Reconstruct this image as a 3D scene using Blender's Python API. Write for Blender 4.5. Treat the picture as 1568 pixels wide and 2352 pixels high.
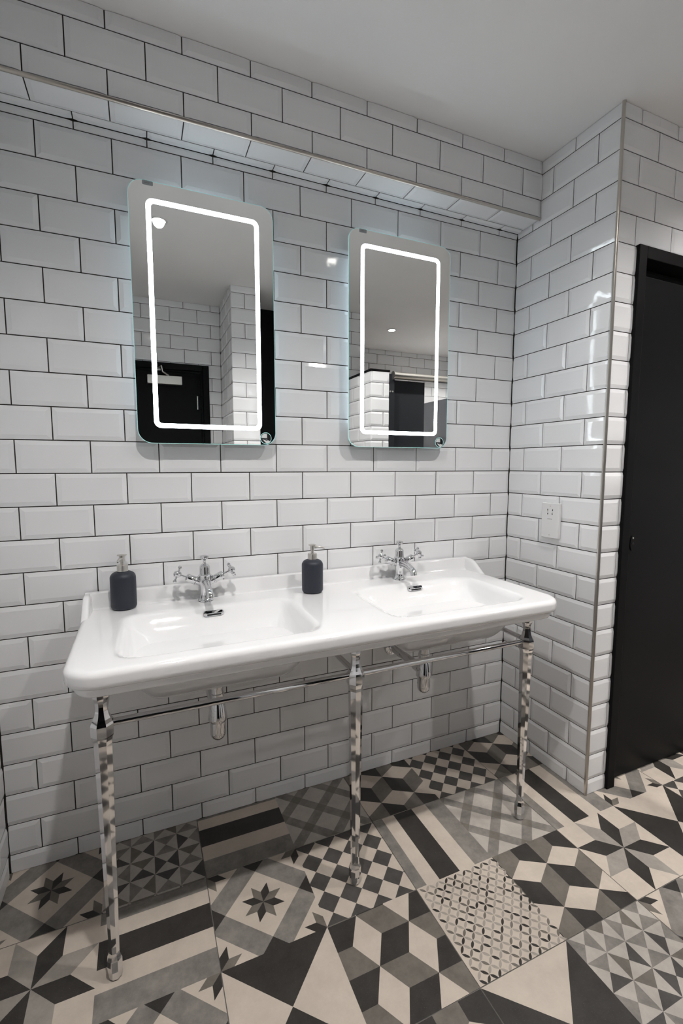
import bpy, bmesh, math, random
from mathutils import Matrix, Vector
random.seed(7)
PI = math.pi
for o in list(bpy.data.objects): bpy.data.objects.remove(o, do_unlink=True)
SC = bpy.context.scene
COL = SC.collection

# ------------------------------------------------------------------ camera
cam = bpy.data.cameras.new('camera'); camo = bpy.data.objects.new('camera', cam); COL.objects.link(camo)
cam.sensor_fit = 'HORIZONTAL'; cam.sensor_width = 36.0; cam.lens = 1061.14 * 36.0 / 1568.0
cam.clip_start = 0.02; cam.clip_end = 50
camo.location = (-1.5732, -1.6730, 1.3080)
camo.rotation_euler = (PI / 2 - 0.1001, 0, -0.4079)
SC.camera = camo
# ------------------------------------------------------------------ world, exposure
wd = bpy.data.worlds.new('world'); SC.world = wd; wd.use_nodes = True
wd.node_tree.nodes['Background'].inputs[0].default_value = (0.8, 0.9, 1, 1)
wd.node_tree.nodes['Background'].inputs[1].default_value = 0.0
vs = SC.view_settings
vs.view_transform = 'Standard'; vs.look = 'None'; vs.exposure = 0.16; vs.gamma = 1.0; vs.use_curve_mapping = False
cy_ = SC.cycles; cy_.light_sampling_threshold = 0.02; cy_.use_light_tree = False
cy_.max_bounces = 7; cy_.diffuse_bounces = 4; cy_.glossy_bounces = 4; cy_.transmission_bounces = 2; cy_.use_adaptive_sampling = True; cy_.adaptive_threshold = 0.15; cy_.adaptive_min_samples = 16; cy_.caustics_reflective = False; cy_.caustics_refractive = False; cy_.sample_clamp_indirect = 6.0
DOWNLIGHT_W = 80.0         # each ceiling spot
DOWNLIGHT_COL = (1.0, 0.965, 0.935)
LED_STRIP = 12.0            # lit band in the mirrors
LED_BACK = 5.0             # light band behind the mirror glass
LED_COL = (0.72, 0.90, 1.0)

CEIL = 2.556
# ------------------------------------------------------------------ materials
def nmat(name):
    m = bpy.data.materials.new(name); m.use_nodes = True
    nt = m.node_tree; return m, nt, nt.nodes['Principled BSDF']
def mat(name, col, rough=0.5, metal=0.0, spec=0.5, bump=None, noise=None, emit=None, coat=0.0):
    m, nt, b = nmat(name)
    b.inputs['Base Color'].default_value = (*col, 1); b.inputs['Roughness'].default_value = rough
    b.inputs['Metallic'].default_value = metal; b.inputs['Specular IOR Level'].default_value = spec
    if coat: b.inputs['Coat Weight'].default_value = coat; b.inputs['Coat Roughness'].default_value = 0.03
    tc = None
    if bump or noise:
        tc = nt.nodes.new('ShaderNodeNewGeometry')
    if noise:                                           # (scale, amount)
        n = nt.nodes.new('ShaderNodeTexNoise'); n.inputs['Scale'].default_value = noise[0]; n.inputs['Detail'].default_value = 5
        nt.links.new(tc.outputs['Position'], n.inputs['Vector'])
        r = nt.nodes.new('ShaderNodeMapRange'); r.inputs['To Min'].default_value = 1 - noise[1]; r.inputs['To Max'].default_value = 1 + noise[1]
        r.inputs['From Min'].default_value = 0.25; r.inputs['From Max'].default_value = 0.75
        nt.links.new(n.outputs['Fac'], r.inputs['Value'])
        x = nt.nodes.new('ShaderNodeMix'); x.data_type = 'RGBA'; x.blend_type = 'MULTIPLY'; x.inputs['Factor'].default_value = 1
        x.inputs['A'].default_value = (*col, 1); nt.links.new(r.outputs['Result'], x.inputs['B'])
        nt.links.new(x.outputs['Result'], b.inputs['Base Color'])
    if bump:                                            # (scale, distance)
        n = nt.nodes.new('ShaderNodeTexNoise'); n.inputs['Scale'].default_value = bump[0]; n.inputs['Detail'].default_value = 2
        nt.links.new(tc.outputs['Position'], n.inputs['Vector'])
        p = nt.nodes.new('ShaderNodeBump'); p.inputs['Strength'].default_value = 1; p.inputs['Distance'].default_value = bump[1]
        nt.links.new(n.outputs['Fac'], p.inputs['Height']); nt.links.new(p.outputs['Normal'], b.inputs['Normal'])
    if emit:
        b.inputs['Emission Color'].default_value = (*emit[0], 1); b.inputs['Emission Strength'].default_value = emit[1]
    return m
def printmat(name, col, amt, spk, spkcol):
    """concrete-look printed porcelain: mottled colour with fine specks"""
    m, nt, b = nmat(name); L = nt.links.new
    b.inputs['Roughness'].default_value = 0.42; b.inputs['Specular IOR Level'].default_value = 0.4
    g = nt.nodes.new('ShaderNodeNewGeometry')
    n1 = nt.nodes.new('ShaderNodeTexNoise'); n1.inputs['Scale'].default_value = 14; n1.inputs['Detail'].default_value = 9; n1.inputs['Roughness'].default_value = 0.72
    n2 = nt.nodes.new('ShaderNodeTexNoise'); n2.inputs['Scale'].default_value = 420; n2.inputs['Detail'].default_value = 3
    for n in (n1, n2): L(g.outputs['Position'], n.inputs['Vector'])
    r = nt.nodes.new('ShaderNodeMapRange'); r.inputs['From Min'].default_value = 0.3; r.inputs['From Max'].default_value = 0.7
    r.inputs['To Min'].default_value = 1 - amt; r.inputs['To Max'].default_value = 1 + amt; L(n1.outputs['Fac'], r.inputs['Value'])
    x = nt.nodes.new('ShaderNodeMix'); x.data_type = 'RGBA'; x.blend_type = 'MULTIPLY'; x.inputs['Factor'].default_value = 1
    x.inputs['A'].default_value = (*col, 1); L(r.outputs['Result'], x.inputs['B'])
    s = nt.nodes.new('ShaderNodeMapRange'); s.inputs['From Min'].default_value = 0.62; s.inputs['From Max'].default_value = 0.78
    s.inputs['To Max'].default_value = spk; L(n2.outputs['Fac'], s.inputs['Value'])
    y = nt.nodes.new('ShaderNodeMix'); y.data_type = 'RGBA'; L(s.outputs['Result'], y.inputs['Factor'])
    L(x.outputs['Result'], y.inputs['A']); y.inputs['B'].default_value = (*spkcol, 1)
    L(y.outputs['Result'], b.inputs['Base Color'])
    return m
def emat(name, col, s):
    m = bpy.data.materials.new(name); m.use_nodes = True; nt = m.node_tree; nt.nodes.clear()
    e = nt.nodes.new('ShaderNodeEmission'); e.inputs[0].default_value = (*col, 1); e.inputs[1].default_value = s
    o = nt.nodes.new('ShaderNodeOutputMaterial'); nt.links.new(e.outputs[0], o.inputs[0]); return m

M = dict(
    tile=mat('white_glazed_tile', (0.81, 0.815, 0.825), 0.07, spec=0.55, bump=(34, 0.00022)),
    grout=mat('dark_grout', (0.034, 0.029, 0.025), 0.9),
    floorgrout=mat('grey_floor_grout', (0.16, 0.15, 0.14), 0.9),
    plaster=mat('white_ceiling_paint', (0.80, 0.795, 0.79), 0.85, noise=(3.0, 0.02)),
    paint=mat('white_wall_paint', (0.72, 0.72, 0.72), 0.8),
    ceramic=mat('white_ceramic', (0.83, 0.83, 0.835), 0.06, spec=0.5, coat=0.5),
    chrome=mat('polished_chrome', (0.70, 0.70, 0.71), 0.05, metal=1.0),
    satin=mat('satin_metal_trim', (0.52, 0.49, 0.45), 0.28, metal=1.0),
    steel=mat('brushed_steel', (0.62, 0.60, 0.56), 0.3, metal=1.0),
    mirror=mat('silvered_glass', (0.965, 0.975, 0.968), 0.0, metal=1.0),
    glassedge=mat('pale_green_glass_edge_painted_glow', (0.45, 0.80, 0.77), 0.15, spec=0.6, emit=((0.45, 0.85, 0.85), 0.25)),  # faint emission paints in the LED light caught by the glass edge
    black=mat('black_satin_paint', (0.0055, 0.0055, 0.0058), 0.42, spec=0.08),
    blackplastic=mat('black_print', (0.008, 0.008, 0.009), 0.3),
    hole=mat('dark_opening', (0.01, 0.01, 0.01), 0.8),
    whiteprint=mat('white_print', (0.75, 0.77, 0.77), 0.4),
    whiteplastic=mat('white_plastic', (0.76, 0.76, 0.76), 0.25),
    sticker=mat('grey_label_film', (0.34, 0.37, 0.39), 0.25, metal=0.4),
    ink=mat('dark_ink', (0.05, 0.045, 0.06), 0.6),
    navy=mat('navy_soft_touch_rubber', (0.020, 0.024, 0.036), 0.48, spec=0.4, bump=(900, 0.00003)),
    led=emat('led_band', (0.86, 0.95, 1.0), LED_STRIP),
    ledback=emat('led_back_band', LED_COL, LED_BACK),
    lens=emat('downlight_lens', (1.0, 0.95, 0.88), 30.0),
    housing=mat('mirror_back_housing', (0.5, 0.52, 0.54), 0.5),
    panel=mat('charcoal_laminate', (0.020, 0.022, 0.026), 0.38, spec=0.4),
    C=printmat('print_cream', (0.525, 0.458, 0.390), 0.10, 0.30, (0.30, 0.26, 0.22)),
    D=printmat('print_charcoal', (0.033, 0.030, 0.027), 0.35, 0.35, (0.28, 0.24, 0.19)),
    G=printmat('print_grey', (0.205, 0.190, 0.172), 0.38, 0.25, (0.38, 0.34, 0.29)),
    T=printmat('print_taupe', (0.150, 0.135, 0.115), 0.30, 0.22, (0.30, 0.27, 0.23)),
    L=printmat('print_stone', (0.42, 0.385, 0.345), 0.16, 0.35, (0.20, 0.18, 0.16)),
    H=printmat('print_light_grey', (0.290, 0.265, 0.236), 0.22, 0.3, (0.45, 0.40, 0.35)),
    K=printmat('print_soft_charcoal', (0.066, 0.062, 0.058), 0.35, 0.3, (0.25, 0.22, 0.19)),
    P=printmat('print_pale_petal', (0.34, 0.305, 0.265), 0.15, 0.2, (0.5, 0.45, 0.4)),
)
# ------------------------------------------------------------------ object helpers
def link(name, me, m=None, parent=None):
    o = bpy.data.objects.new(name, me); COL.objects.link(o)
    if m is not None and me is not None and not me.materials: me.materials.append(M[m])
    if parent is not None: o.parent = parent
    return o
def obj(name, bm, m, parent=None, smooth=False):
    me = bpy.data.meshes.new(name); bmesh.ops.recalc_face_normals(bm, faces=bm.faces); bm.to_mesh(me); bm.free()
    if smooth:
        for p in me.polygons: p.use_smooth = True
        if smooth != 'all':
            me.set_sharp_from_angle(angle=math.radians(40))
    return link(name, me, m, parent)
def thing(name, label, cat, loc=(0, 0, 0), rz=0.0, group=None):
    o = link(name, None); o.location = loc; o.rotation_euler = (0, 0, rz); tag(o, label, cat, group); o.empty_display_size = 0.05
    return o
def tag(o, label=None, cat=None, group=None, kind=None):
    if label: o['label'] = label
    if cat: o['category'] = cat
    if group: o['group'] = group
    if kind: o['kind'] = kind
    return o
def struct(o, label, cat): return tag(o, label, cat, None, 'structure')
def BM(): return bmesh.new()
def box(bm, a, b, bevel=0.0, seg=2):
    x0, y0, z0 = a; x1, y1, z1 = b
    r = bmesh.ops.create_cube(bm, size=1.0, matrix=Matrix.Translation(((x0 + x1) / 2, (y0 + y1) / 2, (z0 + z1) / 2)) @ Matrix.Diagonal((abs(x1 - x0), abs(y1 - y0), abs(z1 - z0), 1)))
    if bevel:
        es = list({e for v in r['verts'] for e in v.link_edges})
        bmesh.ops.bevel(bm, geom=es, offset=bevel, segments=seg, affect='EDGES', profile=0.5)
    return bm
def lathe(bm, prof, seg=32, mtx=None, sx=1.0, sy=1.0):
    rings = []
    for r, z in prof:
        if r < 1e-6: rings.append([bm.verts.new((0, 0, z))])
        else: rings.append([bm.verts.new((sx * r * math.cos(2 * PI * k / seg), sy * r * math.sin(2 * PI * k / seg), z)) for k in range(seg)])
    for a, b in zip(rings, rings[1:]):
        for k in range(seg):
            k2 = (k + 1) % seg
            if len(a) == 1 and len(b) == 1: continue
            if len(a) == 1: bm.faces.new((a[0], b[k], b[k2]))
            elif len(b) == 1: bm.faces.new((a[k], a[k2], b[0]))
            else: bm.faces.new((a[k], a[k2], b[k2], b[k]))
    if len(rings[0]) > 1: bm.faces.new(rings[0])
    if len(rings[-1]) > 1: bm.faces.new(rings[-1])
    if mtx is not None: bmesh.ops.transform(bm, matrix=mtx, verts=[v for r in rings for v in r])
    return bm
def tube(bm, pts, rad, seg=16, caps=True):
    pts = [Vector(p) for p in pts]; n = len(pts)
    rads = rad if isinstance(rad, (list, tuple)) else [rad] * n
    tans = [(pts[min(i + 1, n - 1)] - pts[max(i - 1, 0)]).normalized() for i in range(n)]
    ref = Vector((0, 0, 1)) if abs(tans[0].z) < 0.9 else Vector((1, 0, 0))
    u = tans[0].cross(ref).normalized(); rings = []
    for i in range(n):
        u = (u - tans[i] * u.dot(tans[i])).normalized(); w = tans[i].cross(u)
        rings.append([bm.verts.new(pts[i] + (u * math.cos(2 * PI * k / seg) + w * math.sin(2 * PI * k / seg)) * rads[i]) for k in range(seg)])
    for a, b in zip(rings, rings[1:]):
        for k in range(seg): bm.faces.new((a[k], a[(k + 1) % seg], b[(k + 1) % seg], b[k]))
    if caps: bm.faces.new(rings[0]); bm.faces.new(rings[-1])
    return bm
def prism(bm, poly, o, u, v, n, d0, d1):
    """polygon (in u,v) extruded along n from d0 to d1"""
    o, u, v, n = Vector(o), Vector(u), Vector(v), Vector(n)
    a = [bm.verts.new(o + u * p[0] + v * p[1] + n * d0) for p in poly]
    b = [bm.verts.new(o + u * p[0] + v * p[1] + n * d1) for p in poly]
    bm.faces.new(a); bm.faces.new(b)
    for k in range(len(poly)): k2 = (k + 1) % len(poly); bm.faces.new((a[k], a[k2], b[k2], b[k]))
    return bm
def rrect(w, h, r, seg=8):
    pts = []
    for cx, cy, a0 in ((w / 2 - r, h / 2 - r, 0), (-w / 2 + r, h / 2 - r, 90), (-w / 2 + r, -h / 2 + r, 180), (w / 2 - r, -h / 2 + r, 270)):
        for k in range(seg + 1):
            a = math.radians(a0 + 90 * k / seg); pts.append((cx + r * math.cos(a), cy + r * math.sin(a)))
    return pts
def ring(bm, outer, inner, o, u, v, n, d0, d1):
    o, u, v, n = Vector(o), Vector(u), Vector(v), Vector(n); L = []
    for poly, d in ((outer, d0), (outer, d1), (inner, d1), (inner, d0)):
        L.append([bm.verts.new(o + u * p[0] + v * p[1] + n * d) for p in poly])
    N = len(outer)
    for i in range(4):
        a, b = L[i], L[(i + 1) % 4]
        for k in range(N): bm.faces.new((a[k], a[(k + 1) % N], b[(k + 1) % N], b[k]))
    return bm
def text_mesh(body, size, name, m, parent, mtx):
    cu = bpy.data.curves.new(name, 'FONT'); cu.body = body; cu.size = size; cu.align_x = 'CENTER'; cu.align_y = 'CENTER'; cu.extrude = 0.0001
    t = bpy.data.objects.new(name, cu); COL.objects.link(t); bpy.context.view_layer.update()
    me = bpy.data.meshes.new_from_object(t.evaluated_get(bpy.context.evaluated_depsgraph_get()))
    bpy.data.objects.remove(t, do_unlink=True); me.materials.clear()
    o = link(name, me, m, parent); o.matrix_local = mtx; return o

# ------------------------------------------------------------------ metro tiles
GAP, PX, PZ, H0 = 0.0034, 0.202, 0.102, 0.060
TILE_CACHE = {}
def tile_mesh(w, h, fl):
    """bevelled metro tile centred at origin, face +Z; fl = bevel flags (left, right, bottom, top); a cut side has no bevel"""
    key = (round(w * 2000), round(h * 2000), fl)
    if key in TILE_CACHE: return TILE_CACHE[key]
    B, E, T = 0.0135, 0.0018, 0.0048
    x0, x1, y0, y1 = -w / 2, w / 2, -h / 2, h / 2
    bl, br, bb, bt = [B if f else 0.0 for f in fl]
    if bl + br > w * 0.9: bl = br = min(bl, br, w * 0.4)
    if bb + bt > h * 0.9: bb, bt = (bb and h * 0.3), (bt and h * 0.3)
    def ez(cut_a, cut_b): return E
    # outer ring heights: a corner is low if either adjoining side is bevelled
    def oz(fa, fb): return E if (fa or fb) else T
    V = [(x0, y0, -0.001), (x1, y0, -0.001), (x1, y1, -0.001), (x0, y1, -0.001)]
    ix0, ix1, iy0, iy1 = x0 + bl, x1 - br, y0 + bb, y1 - bt
    inner = [(ix0, iy0, T), (ix1, iy0, T), (ix1, iy1, T), (ix0, iy1, T)]
    faces = [(3, 2, 1, 0)]; V += inner; faces.append((4, 5, 6, 7))
    # side strips: left, right, bottom, top
    def quad(a, b, c, d):
        i = len(V); V.extend((a, b, c, d)); faces.append((i, i + 1, i + 2, i + 3))
    # corner points on the outline, per side, at the height of that side's edge
    def corner(px, py): # outer ring height at the corner
        cl = (px == x0 and bl) or (px == x1 and br); cv = (py == y0 and bb) or (py == y1 and bt)
        return E if (cl or cv) else T
    o = [(x0, y0), (x1, y0), (x1, y1), (x0, y1)]
    oc = [(px, py, corner(px, py)) for px, py in o]
    for k in range(4):
        k2 = (k + 1) % 4
        quad(oc[k], oc[k2], inner[k2], inner[k])
        quad((*o[k], -0.001), (*o[k2], -0.001), oc[k2], oc[k])
    me = bpy.data.meshes.new('tile'); me.from_pydata(V, [], faces)
    bm = BM(); bm.from_mesh(me); bmesh.ops.remove_doubles(bm, verts=bm.verts, dist=1e-6)
    bm.to_mesh(me); bm.free(); me.materials.append(M['tile'])
    TILE_CACHE[key] = me; return me
def rect_sub(r, h):
    (a0, a1, b0, b1), (c0, c1, d0, d1) = r, h
    if c0 >= a1 or c1 <= a0 or d0 >= b1 or d1 <= b0: return [r]
    out = []
    if c0 > a0: out.append((a0, c0, b0, b1))
    if c1 < a1: out.append((c1, a1, b0, b1))
    m0, m1 = max(a0, c0), min(a1, c1)
    if d0 > b0: out.append((m0, m1, b0, d0))
    if d1 < b1: out.append((m0, m1, d1, b1))
    return out
def tile_area(parent, o, u, v, U0, U1, V0, V1, rows, jodd, jeven, px=PX, holes=(), tilt=0.0022):
    """lay tiles on the plane o + u*s + v*t (face normal u x v); rows = [(index, t0, t1)]"""
    o, u, v = Vector(o), Vector(u), Vector(v); n = u.cross(v)
    R = Matrix((u, v, n)).transposed().to_4x4(); cnt = 0
    for m, t0, t1 in rows:
        if t1 <= V0 + 0.002 or t0 >= V1 - 0.002: continue
        j = (jodd if m % 2 else jeven); k0 = math.floor((U0 - j) / px)
        s = j + k0 * px
        while s < U1 - 0.001:
            full = (s + GAP / 2, s + px - GAP / 2, t0 + GAP / 2, t1 - GAP / 2); s += px
            r0 = (max(full[0], U0 + GAP / 2), min(full[1], U1 - GAP / 2), max(full[2], V0 + GAP / 2), min(full[3], V1 - GAP / 2))
            if r0[1] - r0[0] < 0.004 or r0[3] - r0[2] < 0.004: continue
            rs = [r0]
            for h in holes: rs = [q for r in rs for q in rect_sub(r, h)]
            for a0, a1, b0, b1 in rs:
                if a1 - a0 < 0.004 or b1 - b0 < 0.004: continue
                e = 0.004
                fl = (abs(a0 - full[0]) < e, abs(a1 - full[1]) < e, abs(b0 - full[2]) < e, abs(b1 - full[3]) < e)
                ob = link('tile', tile_mesh(a1 - a0, b1 - b0, fl), None, parent)
                T = Matrix.Translation(o + u * ((a0 + a1) / 2) + v * ((b0 + b1) / 2)) @ R
                T = T @ Matrix.Rotation(random.gauss(0, tilt), 4, 'X') @ Matrix.Rotation(random.gauss(0, tilt * 0.6), 4, 'Y')
                ob.matrix_local = T; cnt += 1
    return cnt
ROWS = [(m, H0 + PZ * m, H0 + PZ * (m + 1)) for m in range(-1, 25)]
def wall(name, label, a, b, m='grout'):
    return struct(obj(name, box(BM(), a, b), m), label, 'wall')
Z = (0, 0, 1)
LX, EY = -2.0085, -0.480            # left wall plane, front plane of the right-hand pier
TB = 0.005                          # tiles stand this far in front of the bedding plane
# back wall behind the basin
w = wall('wall_back', 'white metro tiled back wall with dark grout behind the double basin', (LX - .1, TB, -.02), (.1, .12, CEIL))
tile_area(w, (0, TB, 0), (1, 0, 0), Z, LX, 0, 0, 2.327, ROWS, -0.2025, -0.1015)
# tiled bulkhead (boxed-in pipework) above the mirrors
BY, BZ = -0.130, 2.327
w = struct(obj('wall_bulkhead', box(BM(), (LX, BY + TB, BZ + TB), (0, TB, CEIL)), 'grout'), 'tiled boxed-in bulkhead running along the top of the back wall', 'bulkhead')
tile_area(w, (0, BY + TB, 0), (1, 0, 0), Z, LX, 0, BZ + .010, CEIL, [(m + 1, a, b) for m, a, b in ROWS], -0.2025, -0.1015)
tile_area(w, (0, 0, BZ + TB), (1, 0, 0), (0, -1, 0), LX, 0, 0.0, -BY - .006, [(0, -0.070, 0.032), (1, 0.032, 0.134)], -0.2025, -0.1015)
# right-hand return wall and the pier / door wall
w = wall('wall_right', 'tiled return wall at the right end of the basin with the shaver socket', (-TB + .01, EY + .012, -.02), (.1, TB, CEIL))
tile_area(w, (TB, 0, 0), (0, -1, 0), Z, 0.0, -EY - .004, 0, CEIL, ROWS, 0.184, 0.083)
DX0, DX1, DZ1 = 0.109, 1.02, 2.104          # black door: outer frame
w = obj('wall_door_side', box(BM(), (.012, EY + TB, DZ1 - .03), (2.05, EY + .10, CEIL)), 'grout')
bm = BM(); bm.from_mesh(w.data); box(bm, (.012, EY + TB, -.02), (DX0 + .03, EY + .10, DZ1 - .03)); box(bm, (DX1 - .03, EY + TB, -.02), (2.05, EY + .10, DZ1 - .03)); bm.to_mesh(w.data); bm.free()
struct(w, 'tiled wall around the black door at the right edge', 'wall')
tile_area(w, (0, EY + TB, 0), (1, 0, 0), Z, 0.004, 2.0, 0, CEIL, ROWS, 0.200, 0.101, holes=[(DX0 + .004, DX1 - .004, -1, DZ1 - .004)])
# left wall
w = wall('wall_left', 'tiled left wall just entering the frame beside the basin', (LX - .1, -2.30, -.02), (LX - TB, TB, CEIL))
tile_area(w, (LX - TB, 0, 0), (0, 1, 0), Z, -2.02, 0, 0, CEIL, ROWS, -0.202, -0.101)
# walls behind the camera, seen in the mirrors
RY = -2.285
RDX0, RDX1, RDZ = -1.93, -1.05, 2.09
w = obj('wall_rear', box(BM(), (LX - .1, RY - .1, RDZ - .03), (-.955, RY - TB, CEIL)), 'grout')
bm = BM(); bm.from_mesh(w.data); box(bm, (LX - .1, RY - .1, -.02), (RDX0 + .03, RY - TB, RDZ - .03)); box(bm, (RDX1 - .03, RY - .1, -.02), (-.955, RY - TB, RDZ - .03)); bm.to_mesh(w.data); bm.free()
struct(w, 'tiled rear wall around the entrance door, reflected in the left mirror', 'wall')
tile_area(w, (0, RY - TB, 0), (-1, 0, 0), Z, 0.955, -LX, 0, CEIL, ROWS, 1.127, 1.026, holes=[(-RDX1 + .004, -RDX0 - .004, -1, RDZ - .004)])
PYF = -1.79
w = wall('wall_rear_pier', 'narrow tiled pier beside the entrance door, reflected in the left mirror', (-.955 + TB, RY - .1, -.02), (-.76, PYF - TB, CEIL))
tile_area(w, (0, PYF - TB, 0), (-1, 0, 0), Z, 0.76, 0.955, 0, CEIL, ROWS, 0.858, 0.757)
tile_area(w, (-.955 + TB, 0, 0), (0, -1, 0), Z, -PYF, -RY, 0, CEIL, ROWS, 1.79, 1.89)
QY = -1.99
w = wall('wall_rear_lobby', 'tiled lobby wall behind the cubicle, reflected in the right mirror', (-.35, -3.1, -.02), (.17, QY - TB, CEIL))
tile_area(w, (0, QY - TB, 0), (-1, 0, 0), Z, -.17, .35, 0, CEIL, ROWS, 0.043, -0.058)
FY = -2.985
w = wall('wall_far', 'far tiled wall above the cubicles, reflected in the right mirror', (.17, FY - .1, -.02), (2.05, FY - TB, CEIL))
tile_area(w, (0, FY - TB, 0), (-1, 0, 0), Z, -2.0, -.17, 0, CEIL, ROWS, -0.818, -0.919)
w = wall('wall_far_side', 'white painted side wall closing the cubicle area', (2.0, FY - .1, -.02), (2.1, EY + .1, CEIL), 'paint')
# tiled cubicle wall, 1.98 m high
CH = 1.98
w = obj('wall_cubicle', box(BM(), (-.06 + TB, -1.50, 0), (.09, -1.40 - TB, CH)), 'grout')
bm = BM(); bm.from_mesh(w.data); box(bm, (-.06 + TB, QY, 0), (.04, -1.50, CH)); bm.to_mesh(w.data); bm.free()
struct(w, 'low tiled cubicle wall with a black top trim, reflected in the right mirror', 'wall')
tile_area(w, (0, -1.40 - TB, 0), (-1, 0, 0), Z, -.088, .06, 0, CH - .006, ROWS, -.041, -.142)
tile_area(w, (-.06 + TB, 0, 0), (0, -1, 0), Z, 1.40, -QY, 0, CH - .006, ROWS, 1.699, 1.60)
bm = BM(); box(bm, (-.064, -1.502, CH - .004), (.092, -1.397, CH + .008)); box(bm, (-.064, QY, CH - .004), (.042, -1.502, CH + .008))
struct(obj('trim_3', bm, 'black'), 'black cap trim on top of the tiled cubicle wall', 'trim')
# ceiling
struct(obj('ceiling', box(BM(), (LX - .1, FY - .1, CEIL), (2.1, .12, CEIL + .1)), 'plaster'), 'plain white painted ceiling', 'ceiling')
# metal edge trims: pier corner (quadrant) and bulkhead edge
bm = BM()
q = [(0, 0)] + [(-.0085 * math.cos(a * PI / 16), -.0085 * math.sin(a * PI / 16)) for a in range(9)]
prism(bm, q, (.004, EY + .004, 0), (1, 0, 0), (0, 1, 0), Z, 0.0, CEIL)
struct(obj('trim_1', bm, 'satin', smooth=True), 'slim metal corner trim on the edge of the tiled pier', 'trim')
bm = BM(); prism(bm, q, (0, BY + .004, BZ + .006), (0, 1, 0), (0, 0, 1), (1, 0, 0), LX, -.004)
struct(obj('trim_2', bm, 'satin', smooth=True), 'slim metal trim along the lower front edge of the bulkhead', 'trim')

# ------------------------------------------------------------------ patterned floor
EPS = 1e-7
def area(P): return 0.5 * sum(P[i][0] * P[(i + 1) % len(P)][1] - P[(i + 1) % len(P)][0] * P[i][1] for i in range(len(P)))
def ccw(P): return P if area(P) > 0 else P[::-1]
def clip(P, a, b, side):
    """keep the part of convex P left (side=1) or right (side=-1) of line a->b"""
    dx, dy = b[0] - a[0], b[1] - a[1]; L = math.hypot(dx, dy); out = []
    d = [side * (dx * (p[1] - a[1]) - dy * (p[0] - a[0])) / L for p in P]
    for i in range(len(P)):
        j = (i + 1) % len(P)
        if d[i] >= -1e-9: out.append(P[i])
        if (d[i] > 1e-9 and d[j] < -1e-9) or (d[i] < -1e-9 and d[j] > 1e-9):
            t = d[i] / (d[i] - d[j]); out.append((P[i][0] + t * (P[j][0] - P[i][0]), P[i][1] + t * (P[j][1] - P[i][1])))
    return out if len(out) >= 3 and abs(area(out)) > 1e-6 else []
def paint(pieces, Q, col):
    Q = ccw(Q); out = []
    for P, c in pieces:
        rest = P
        for k in range(len(Q)):
            a, b = Q[k], Q[(k + 1) % len(Q)]
            o = clip(rest, a, b, -1)
            if o: out.append((o, c))
            rest = clip(rest, a, b, 1)
            if not rest: break
        if rest: out.append((rest, col))
    return out
UNIT = [(0, 0), (1, 0), (1, 1), (0, 1)]
def base(c): return [(UNIT, c)]
def p_stripes(rot):
    p = base('G')
    for a, b, c in ((.13, .295, 'C'), (.295, .56, 'D'), (.56, .765, 'C')):
        Q = [(0, a), (1, a), (1, b), (0, b)]
        p = paint(p, [(y, x) for x, y in Q] if rot else Q, c)
    return p
def star8(p, cx, cy, r, q, off=0):
    for k in range(8):
        a = math.radians(22.5 + 45 * k)
        pt = lambda rr, an: (cx + rr * math.cos(an), cy + rr * math.sin(an))
        p = paint(p, [(cx, cy), pt(q, a - PI / 8), pt(r, a), pt(q, a + PI / 8)], 'D' if (k + off) % 2 == 0 else 'T')
    return p
def p_star():
    p = base('C'); I, O = .38, .665
    def band(s, lo, hi): # s = sign pair: strip lo < sx*p + sy*q < hi
        sx, sy = s; f = lambda d: [(.5 + d * sx / 2 + t * -sy, .5 + d * sy / 2 + t * sx) for t in (-2, 2)]
        (a, b), (c, d) = f(lo), f(hi); return [a, b, d, c]
    bands = [band(s, I, O) for s in ((1, 1), (-1, -1), (1, -1), (-1, 1))]
    for b in bands: p = paint(p, b, 'G')
    for d in ((1, 0), (-1, 0), (0, 1), (0, -1)):
        m = (I + O) / 2; h = (O - I) / 2; cx, cy = .5 + d[0] * m, .5 + d[1] * m
        p = paint(p, [(cx + h, cy), (cx, cy + h), (cx - h, cy), (cx, cy - h)], 'D')
    for cx, cy in ((.5, .5), (0, 0), (1, 0), (0, 1), (1, 1)): p = star8(p, cx, cy, .217, .117)
    return p
def p_lemoyne():
    p = base('C'); s = 1 / (2 + math.sqrt(2)); c = .5
    for k in range(8):
        a0 = math.radians(45 * k); a1 = a0 + PI / 4
        A = (c + s * math.cos(a0), c + s * math.sin(a0)); B = (c + s * math.cos(a1), c + s * math.sin(a1))
        T = (A[0] + B[0] - c, A[1] + B[1] - c)
        p = paint(p, [(c, c), A, T, B], 'D' if k % 2 == 0 else 'H')
    return p
def p_tri(a='D', b='C'):
    p = base(b); c = (.5, .5)
    p = paint(p, [(0, 0), (1, 0), c], a); return paint(p, [(0, 1), (1, 1), c], a)
def p_cubes(flip):
    p = base('C')
    for i in range(-3, 4):
        for j in range(-4, 5):
            ox, oy = .3 + .45 * i, 0.01 + .25 * i + .5 * j
            for Q, c in (([(0, 0), (.3, 0), (.45, .25), (.15, .25)], 'T'), ([(.15, .25), (.45, .25), (.3, .5), (0, .5)], 'D')):
                R_ = [(ox + x, oy + y) for x, y in Q]
                if flip: R_ = [(y, x + .005) for x, y in R_]; c = {'T': 'D', 'D': 'T'}[c]
                if all(x <= 0 for x, y in R_) or all(x >= 1 for x, y in R_) or all(y <= 0 for x, y in R_) or all(y >= 1 for x, y in R_): continue
                p = paint(p, R_, c)
    return p
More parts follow.
